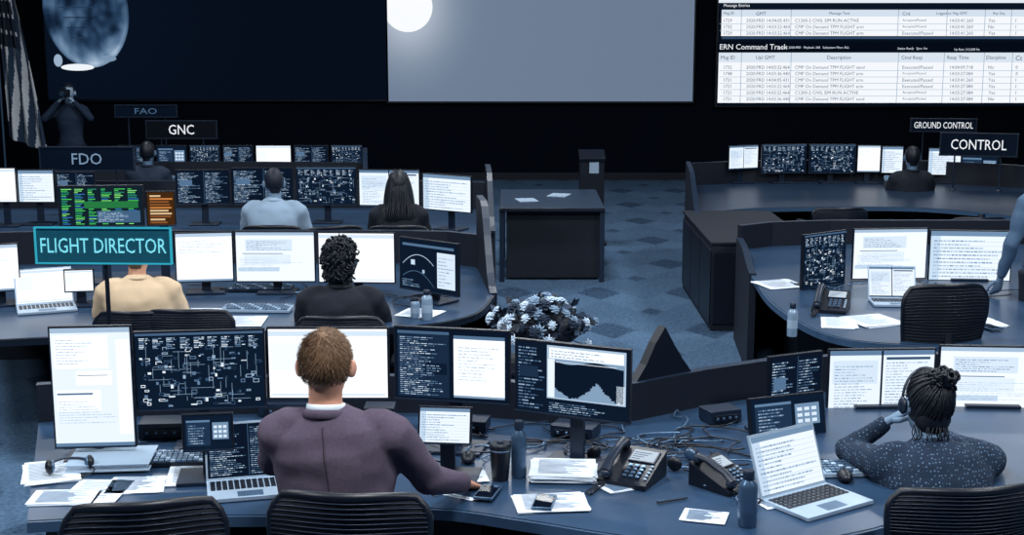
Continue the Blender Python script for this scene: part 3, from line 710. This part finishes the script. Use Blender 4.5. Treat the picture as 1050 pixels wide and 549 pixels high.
def person(name,x,y,yaw,top,shirt,hairm,skin,hair='short',lean=.06,elbL=None,wrL=None,elbR=None,wrR=None,bw=1.0,head=(0,0,0),hs=1.0,standing=False,voxel=.014,collar=None,pants=None,jacket=False,curl=.5,seed=1,nk=.06,upv=(0,0,1),hx=0,hw=1.0,drop=0,headset_on=False):
    r=random.Random(seed); pants=pants or M('trousers_dark',tone(.12),.8)
    zn=top-.235*hs-.03-drop; hip=(top-.88) if not standing else .92
    b=MB(); T=MB()
    def sp(k):
        z=hip+(zn-hip)*k; return V((0,lean*k*k,z))
    ks=[-.06,.12,.35,.58,.76,.88,.95,1.0,1.03]; rd=[(.185,.145),(.185,.14),(.172,.125),(.188,.13),(.198,.128),(.178,.108),(.125,.085),(.078,.07),(.06,.06)]
    if standing: rd[0]=(.17,.12); rd[1]=(.165,.12); rd[2]=(.15,.11)
    if jacket: rd=[(a*1.05,c*1.08) for a,c in rd]
    P=[sp(k)+V((hx*max(0,k-.6)*2.2,0,0)) for k in ks]; T.tube(P,[(a*bw,c*bw) for a,c in rd],PLAST,28,side=(1,0,0))
    shz=zn-.085; sy=lean*.85
    for s,e,w in ((-1,elbL,wrL),(1,elbR,wrR)):
        S=V((s*.185*bw,sy,shz)); e=V(e) if e else V((s*.25*bw,sy+.1,shz-.26)); w=V(w) if w else V((s*.17,.42,.80))
        j=1.18 if jacket else 1.06
        T.sph(S+V((-s*.01,0,-.01)),(.072*j,.072*j,.07*j),PLAST,16,10)
        T.tube([S+V((-s*.10,0,.045)),S+V((-s*.04,0,.032)),S+V((0,0,.0)),S.lerp(e,.35),S.lerp(e,.8),e,e.lerp(w,.3),e.lerp(w,.75),w],[.05,.058*j,.068*j,.061*j,.05*j,.049*j,.046*j,.038*j,.034*j],PLAST,16)
        T.sph(e,.05*j,PLAST,12,8)
        d=(w-e).normalized(); hand(b,w+d*.015,d+V((0,0,-.1)),upv if abs(d.z)<.8 else (0,-1,0),skin,thumb=-s,curl=curl)
    vs,fs=fuse(T,voxel,5)
    out=[]
    for q in vs:   # cloth folds
        a=noise.noise(V((q.x*5,q.y*5,q.z*11)))+.5*noise.noise(V((q.x*13+7,q.y*13,q.z*17)))
        c=V((q.x,q.y-lean*.5,0)); c=c.normalized() if c.length>1e-4 else c
        out.append(q+c*a*.011+V((0,0,noise.noise(q*8)*.004)))
    b.add(out,fs,shirt,None,True)
    if jacket: # centre-back seam following the back surface
        S=[]
        for k in range(26):
            z=hip+.05+(zn-.03-hip-.05)*k/25; xc=hx*max(0,(z-hip)/(zn-hip)-.6)*2.2
            c=[q for q in out if abs(q.x-xc)<.014 and abs(q.z-z)<.012]
            if c: S.append(V((xc,min(q.y for q in c)+.0005,z)))
        if len(S)>4: b.tube(S,.0022,M('jacket_seam',rgb(48,42,56),.9),6)
    T=MB()
    for s in (-1,1):
        if standing: pts=[(s*.085,0,.95),(s*.09,0,.85),(s*.1,.01,.5),(s*.105,0,.3),(s*.11,-.01,.09)]; rr=[.11,.095,.068,.062,.05]
        else: pts=[(s*.07,-.03,hip),(s*.1,.12,hip+.01),(s*.13,.40,hip+.0),(s*.13,.44,hip-.05),(s*.13,.42,.3),(s*.13,.40,.09)]; rr=[.11,.095,.068,.066,.058,.045]
        T.tube(pts,rr,PLAST,14)
        if not standing: T.sph((s*.13,.42,hip-.01),.068,PLAST)
    T.sph((0,-.01,hip),(.17,.13,.1),PLAST)
    vs,fs=fuse(T,max(voxel,.016),4); b.add(vs,fs,pants,None,True)
    for s in (-1,1):
        fy=-.01 if standing else .40; fx=.11 if standing else .13
        b.tube([(s*fx,fy-.06,.045),(s*fx,fy,.05),(s*fx,fy+.1,.035),(s*fx,fy+.17,.028),(s*fx,fy+.2,.025)],[(.03,.035),(.038,.045),(.043,.034),(.04,.027),(.02,.015)],SHOE,12,side=(1,0,0))
    T=MB()
    T.sph((0,-.005,.132),(.076,.094,.103),PLAST,24,16); T.sph((0,.028,.07),(.057,.062,.082),PLAST,20,14); T.sph((0,.058,.022),(.03,.03,.022),PLAST)
    T.sph((0,.0,.05),(.06,.06,.05),PLAST)
    T.tube([(0,.085,.135),(0,.105,.10),(0,.115,.083),(0,.09,.072)],[.010,.012,.015,.010],PLAST,10); T.tube([(-.045,.082,.138),(0,.092,.14),(.045,.082,.138)],[.008,.010,.008],PLAST,8)
    for s in (-1,1): T.sph((s*.085,-.008,.106),(.012,.023,.035),PLAST,12,10,R=Matrix.Rotation(-s*.5,3,'Z')); T.sph((s*.04,.068,.09),(.02,.015,.018),PLAST)
    T.tube([(0,-.01,.07),(0,-.02,.0),(0,-.03-.0,-nk),(0,-.035,-nk-.05-drop)],[(.055,.058),(.054,.056),(.06,.06),(.075,.066)],PLAST,18,side=(1,0,0))
    vs,fs=fuse(T,.0055,4)
    hp=sp(1.0)+V((hx,.02,0)); X=Matrix.Translation((hp.x,hp.y,top-.235*hs))@Matrix.Rotation(math.radians(head[0]),4,'Z')@Matrix.Rotation(math.radians(head[1]),4,'X')@Matrix.Rotation(math.radians(head[2]),4,'Y')@Matrix.Diagonal((hs*hw,hs,hs,1))
    b.add(vs,fs,skin,None,True,X)
    for s in (-1,1): b.sph((s*.032,.078,.119),(.014,.012,.009),EYEW,12,8,X=X); b.sph((s*.032,.089,.119),(.006,.003,.006),EYED,10,6,X=X); b.tube([(s*.016,.093,.138),(s*.035,.093,.142),(s*.05,.08,.138)],.003,hairm,6,X=X)
    b.tube([(-.022,.083,.05),(0,.092,.051),(.022,.083,.05)],[(.003,.004),(.005,.007),(.003,.004)],M('lips',tone(.35),.5),8,X=X)
    hairgeo(b,X,hairm,hair,r)
    if headset_on:
        b.tube([(.098*math.cos(a/14*math.pi),.01,.12+.135*math.sin(a/14*math.pi)) for a in range(15)],[(.004,.009)]*15,PLAST2,8,X=X)
        for s in (-1,1): b.sph((s*.098,.005,.105),(.014,.03,.034),PLAST2,X=X)
    cz=sp(1.0)+V((hx*.9,0,0))
    def ring(rx,ry,z,rad,mat,dy=0,tilt=.0):
        b.tube([(cz.x+rx*math.cos(a/24*6.2832),cz.y-.012+dy+ry*math.sin(a/24*6.2832),z-tilt*math.sin(a/24*6.2832)) for a in range(24)],[rad]*24,mat,8,side=None,close=True)
    if collar: ring(.064*hs,.066*hs,cz.z+.016,(.006,.014),collar,tilt=.012)
    if jacket: ring(.078,.078,cz.z-.012,(.009,.018),shirt,tilt=.02)
    else: ring(.068*hs,.07*hs,cz.z-.006,.012,shirt,tilt=.012)
    return b.obj(name,(x,y,0),math.radians(yaw)),X
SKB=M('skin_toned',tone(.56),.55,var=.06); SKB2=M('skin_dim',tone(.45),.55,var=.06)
HD=M('hair_dark',tone(.07),.5,var=.4,scale=60); HD2=M('hair_brown_dark',tone(.14),.6,var=.4,scale=60)
BLK=M('black_top',tone(.09),.85,var=.3,scale=20,bump=.3)
SUIT=M('mauve_tweed',rgb(90,80,98),.9,var=.25,scale=90,bump=.5,spec=.2)
p=W(336,342,4.85)
person('man_in_suit_jacket',p.x+.02,p.y-.02,-3,p.z,SUIT,M('hair_chestnut',rgb(104,78,56),.6,var=.5,scale=70),M('skin_fair',rgb(214,158,134),.5,var=.06),'fade',lean=.02,
   elbL=(-.27,.16,.98),wrL=(-.16,.50,.82),elbR=(.32,.12,.93),wrR=(.42,.46,.80),bw=1.10,hs=1.02,hw=1.10,hx=-.035,drop=.014,jacket=True,collar=PAPER,voxel=.010,curl=.35)
def knit():
    m=M('dotted_knit',tone(.22),.9,var=.25,scale=40,bump=.4); nt=m.node_tree; N=nt.nodes; L=nt.links
    tc=N.new('ShaderNodeTexCoord'); vo=N.new('ShaderNodeTexVoronoi'); vo.inputs['Scale'].default_value=72; vo.inputs['Randomness'].default_value=.45; L.new(tc.outputs['Object'],vo.inputs['Vector'])
    lt=N.new('ShaderNodeMath'); lt.operation='LESS_THAN'; lt.inputs[1].default_value=.24; L.new(vo.outputs['Distance'],lt.inputs[0])
    mx=N.new('ShaderNodeMix'); mx.data_type='RGBA'; mx.inputs['B'].default_value=(*tone(.52),1)
    p=N['Principled BSDF']; src=p.inputs['Base Color'].links[0].from_socket; L.new(src,mx.inputs['A']); L.new(lt.outputs[0],mx.inputs['Factor']); L.new(mx.outputs['Result'],p.inputs['Base Color']); return m
p=W(946,384,5.5)
person('woman_in_knit_sweater',p.x+.08,p.y-.08,6,p.z-.01,knit(),HD,SKB,'bun',lean=.10,elbL=(-.28,.34,.80),wrL=(-.135,.27,.94),elbR=(.30,.20,.80),wrR=(.20,.48,.80),bw=1.22,head=(6,-10,4),hx=-.03,hs=1.05,voxel=.013,seed=3,headset_on=True)
p=W(348,247,8.35)
person('woman_in_dark_top',p.x,p.y-.04,0,p.z,BLK,HD,SKB,'curly',lean=.06,bw=1.12,head=(-20,-6,0),seed=4,hs=1.08)
p=W(279,174,11.55)
person('man_in_light_shirt',p.x,p.y-.04,-3,p.z,M('light_shirt',tone(.66),.8,var=.08,scale=15),HD2,SKB,'short',lean=.07,bw=1.15,head=(20,-6,0),hs=1.0,seed=5,voxel=.018)
p=W(408,176,11.5)
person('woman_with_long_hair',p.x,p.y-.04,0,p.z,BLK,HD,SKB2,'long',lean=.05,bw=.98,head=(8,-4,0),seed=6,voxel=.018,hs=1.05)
p=W(140,243,8.5)
person('man_in_tan_shirt',p.x,p.y-.04,10,p.z,M('tan_shirt',rgb(206,182,152),.8,var=.08,scale=15),M('hair_grey_brown',rgb(92,76,62),.6,var=.3,scale=60),M('skin_warm',rgb(196,146,120),.5,var=.06),'short',lean=.08,bw=1.08,head=(-10,-6,0),seed=7)
p=W(938,151,14.9)
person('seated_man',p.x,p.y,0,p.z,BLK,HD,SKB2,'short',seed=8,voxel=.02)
p=W(149,146,15.0)
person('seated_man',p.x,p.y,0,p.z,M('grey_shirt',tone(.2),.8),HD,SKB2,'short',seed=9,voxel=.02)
p=W(1080,160,9.0)
person('standing_man',p.x,p.y,20,1.76,M('blue_shirt',tone(.42),.8,var=.12,scale=14),HD,SKB,'short',lean=.0,standing=True,elbL=(-.27,.02,1.14),wrL=(-.26,.12,.90),elbR=(.27,.02,1.14),wrR=(.26,.10,.88),seed=10,voxel=.016)
p=W(70,83,18.3)
o,X=person('photographer',p.x,p.y,184,1.76,M('photographer_shirt',tone(.22),.85),HD2,M('skin_photographer',tone(.68),.55),'short',lean=.02,standing=True,elbL=(-.30,.14,1.30),wrL=(-.09,.17,1.53),elbR=(.30,.16,1.30),wrR=(.09,.17,1.53),seed=11,voxel=.018,hs=1.05,curl=1.0)
b=MB(); b.box((0,0,0),(.14,.06,.10),PLAST); b.box((0,0,.06),(.05,.05,.03),PLAST); b.lathe([(.036,0),(.038,.05),(.042,.09),(.035,.092)],PLAST2,X=Matrix.Translation((0,-.03,-.005))@Matrix.Rotation(math.pi/2,4,'X')); b.sph((0,-.118,-.005),(.03,.008,.03),M('lens_glass',tone(.3),.05))
b.obj('camera',(p.x,p.y-.20,1.635))

# ---------------------------------------------------------------- flag
b=MB(); p0=W(8,0,20.3); NX,NZ=48,40
zt,zb=3.25,0.85
for j in range(NZ):
    for i in range(NX):
        def q(i,j):
            a=i/NX; c=j/NZ; wd=.18+.42*c**.7; x=-.18+wd*a+.05*c; y=.07*math.sin(a*17+c*1.5)*(.4+.6*c); z=zt-(zt-zb)*c-.25*a*(c)
            return (x,y,z)
        a=(i+.5)/NX; c=(j+.5)/NZ
        s=a*5.2+c*3.2
        if c<.42 and a<.7:
            col=tone(.2); 
            if (i%6 in(2,3)) and (j%4==1): col=tone(.95)
        else: col=tone(.95) if int(s*1.35)%2 else tone(.32)
        b.add([q(i,j),q(i,j+1),q(i+1,j+1),q(i+1,j)],[(0,1,2,3)],PRINT,col,True)
b.tube([(-.2,0,0),(-.2,0,3.45)],.018,GREYM,10); b.sph((-.2,0,3.48),.04,GREYM); b.lathe([(.18,0),(.18,.03),(.05,.07),(.03,.12)],GREYM,c=(-.2,0,0))
b.obj('american_flag',(p0.x,p0.y,0))

# ---------------------------------------------------------------- flowers
p=W(555,318,8.25); b=MB(); b.box((0,0,.27),(.5,.42,.5),PANEL); b.box((0,0,.535),(.54,.46,.025),PANEL); b.box((0,-.215,.27),(.44,.01,.4),PLAST); b.box((0,-.225,.42),(.1,.012,.012),GREYM)
b.obj('side_cabinet',(p.x,p.y,0),0,.003)
b=MB(); r=random.Random(8); LEAF=[M('leaf_dark',tone(.12),.6),M('leaf_mid',tone(.25),.6)]; PET=[M('petal_pale',tone(.80),.7),M('petal_mid',tone(.6),.7),M('petal_dark',tone(.22),.7)]
b.lathe([(.07,0),(.09,.02),(.12,.10),(.13,.14),(.12,.15)],M('flower_vase',tone(.4),.3))
b.sph((0,0,.2),(.24,.18,.11),LEAF[0],20,12,fn=lambda q:1+.25*noise.noise(q*4))
for i in range(110):
    a=r.uniform(0,6.28); el=r.uniform(-.25,1.05); R=r.uniform(.85,1.1)
    q=V((.29*R*math.cos(a)*math.cos(el*1.35),.22*R*math.sin(a)*math.cos(el*1.35),.2+.17*math.sin(el*1.35)*R))
    b.tube([(0,0,.1),(q.x*.5,q.y*.5,.17),q],[.003]*3,LEAF[0],5)
    if i%5<3:
        pm=r.choice([PET[0],PET[0],PET[1],PET[1],PET[2]]); s=r.uniform(.030,.050); ax=(q-V((0,0,.12))).normalized(); RA=frame(V((0,0,1)).cross(ax) if abs(ax.z)<.95 else V((1,0,0)),ax)
        for k in range(22):
            ang=k*2.4; e2=.15+k*.07; d=RA@V((math.cos(ang)*math.sin(e2),math.sin(ang)*math.sin(e2),math.cos(e2)*.9)); d.normalize()
            R3=frame(d,V((0,0,1)) if abs(d.z)<.9 else V((1,0,0))); b.sph(q+ax*.02+d*s*(.25+.02*k),(s*.40,s*.42,s*.12),pm,8,5,R=R3)
    else:
        for k in range(6):
            d=V((r.uniform(-1,1),r.uniform(-1,1),r.uniform(-.4,1))).normalized(); s=r.uniform(.04,.09)
            n=d.orthogonal().normalized()*s*.28; b.add([q,q+d*s*.5+n,q+d*s,q+d*s*.5-n],[(0,1,2,3)],r.choice(LEAF))
b.obj('flower_bouquet',(p.x,p.y,.548))

# ---------------------------------------------------------------- lights
def area(x,y,z,sx,sy,pw,col):
    l=bpy.data.lights.new('ceiling_area','AREA'); l.shape='RECTANGLE'; l.size=sx; l.size_y=sy; l.energy=pw; l.color=col
    o=bpy.data.objects.new('ceiling_light',l); bpy.context.collection.objects.link(o); o.location=(x,y,z)
C=(.95,.98,1.0)
for x in (-4.5,0,4.5):
    area(x,3.4,4.9,1.0,.6,200,C); area(x,7.6,4.9,1.0,.6,145,C); area(x,11.8,4.9,1.0,.6,105,C); area(x,15.8,4.9,1.0,.6,75,C)
w=bpy.data.worlds.new('world'); bpy.context.scene.world=w; w.use_nodes=True; w.node_tree.nodes['Background'].inputs[0].default_value=(.02,.035,.07,1)
sc=bpy.context.scene; sc.view_settings.view_transform='Standard'; sc.view_settings.look='None'; sc.view_settings.exposure=0
cd=bpy.data.cameras.new('camera_main'); cd.sensor_width=36; cd.lens=36*F/1050; co=bpy.data.objects.new('viewpoint',cd); bpy.context.collection.objects.link(co)
co.location=(0,0,H); co.rotation_euler=(math.pi/2-TH,0,0); cd.clip_end=100; sc.camera=co
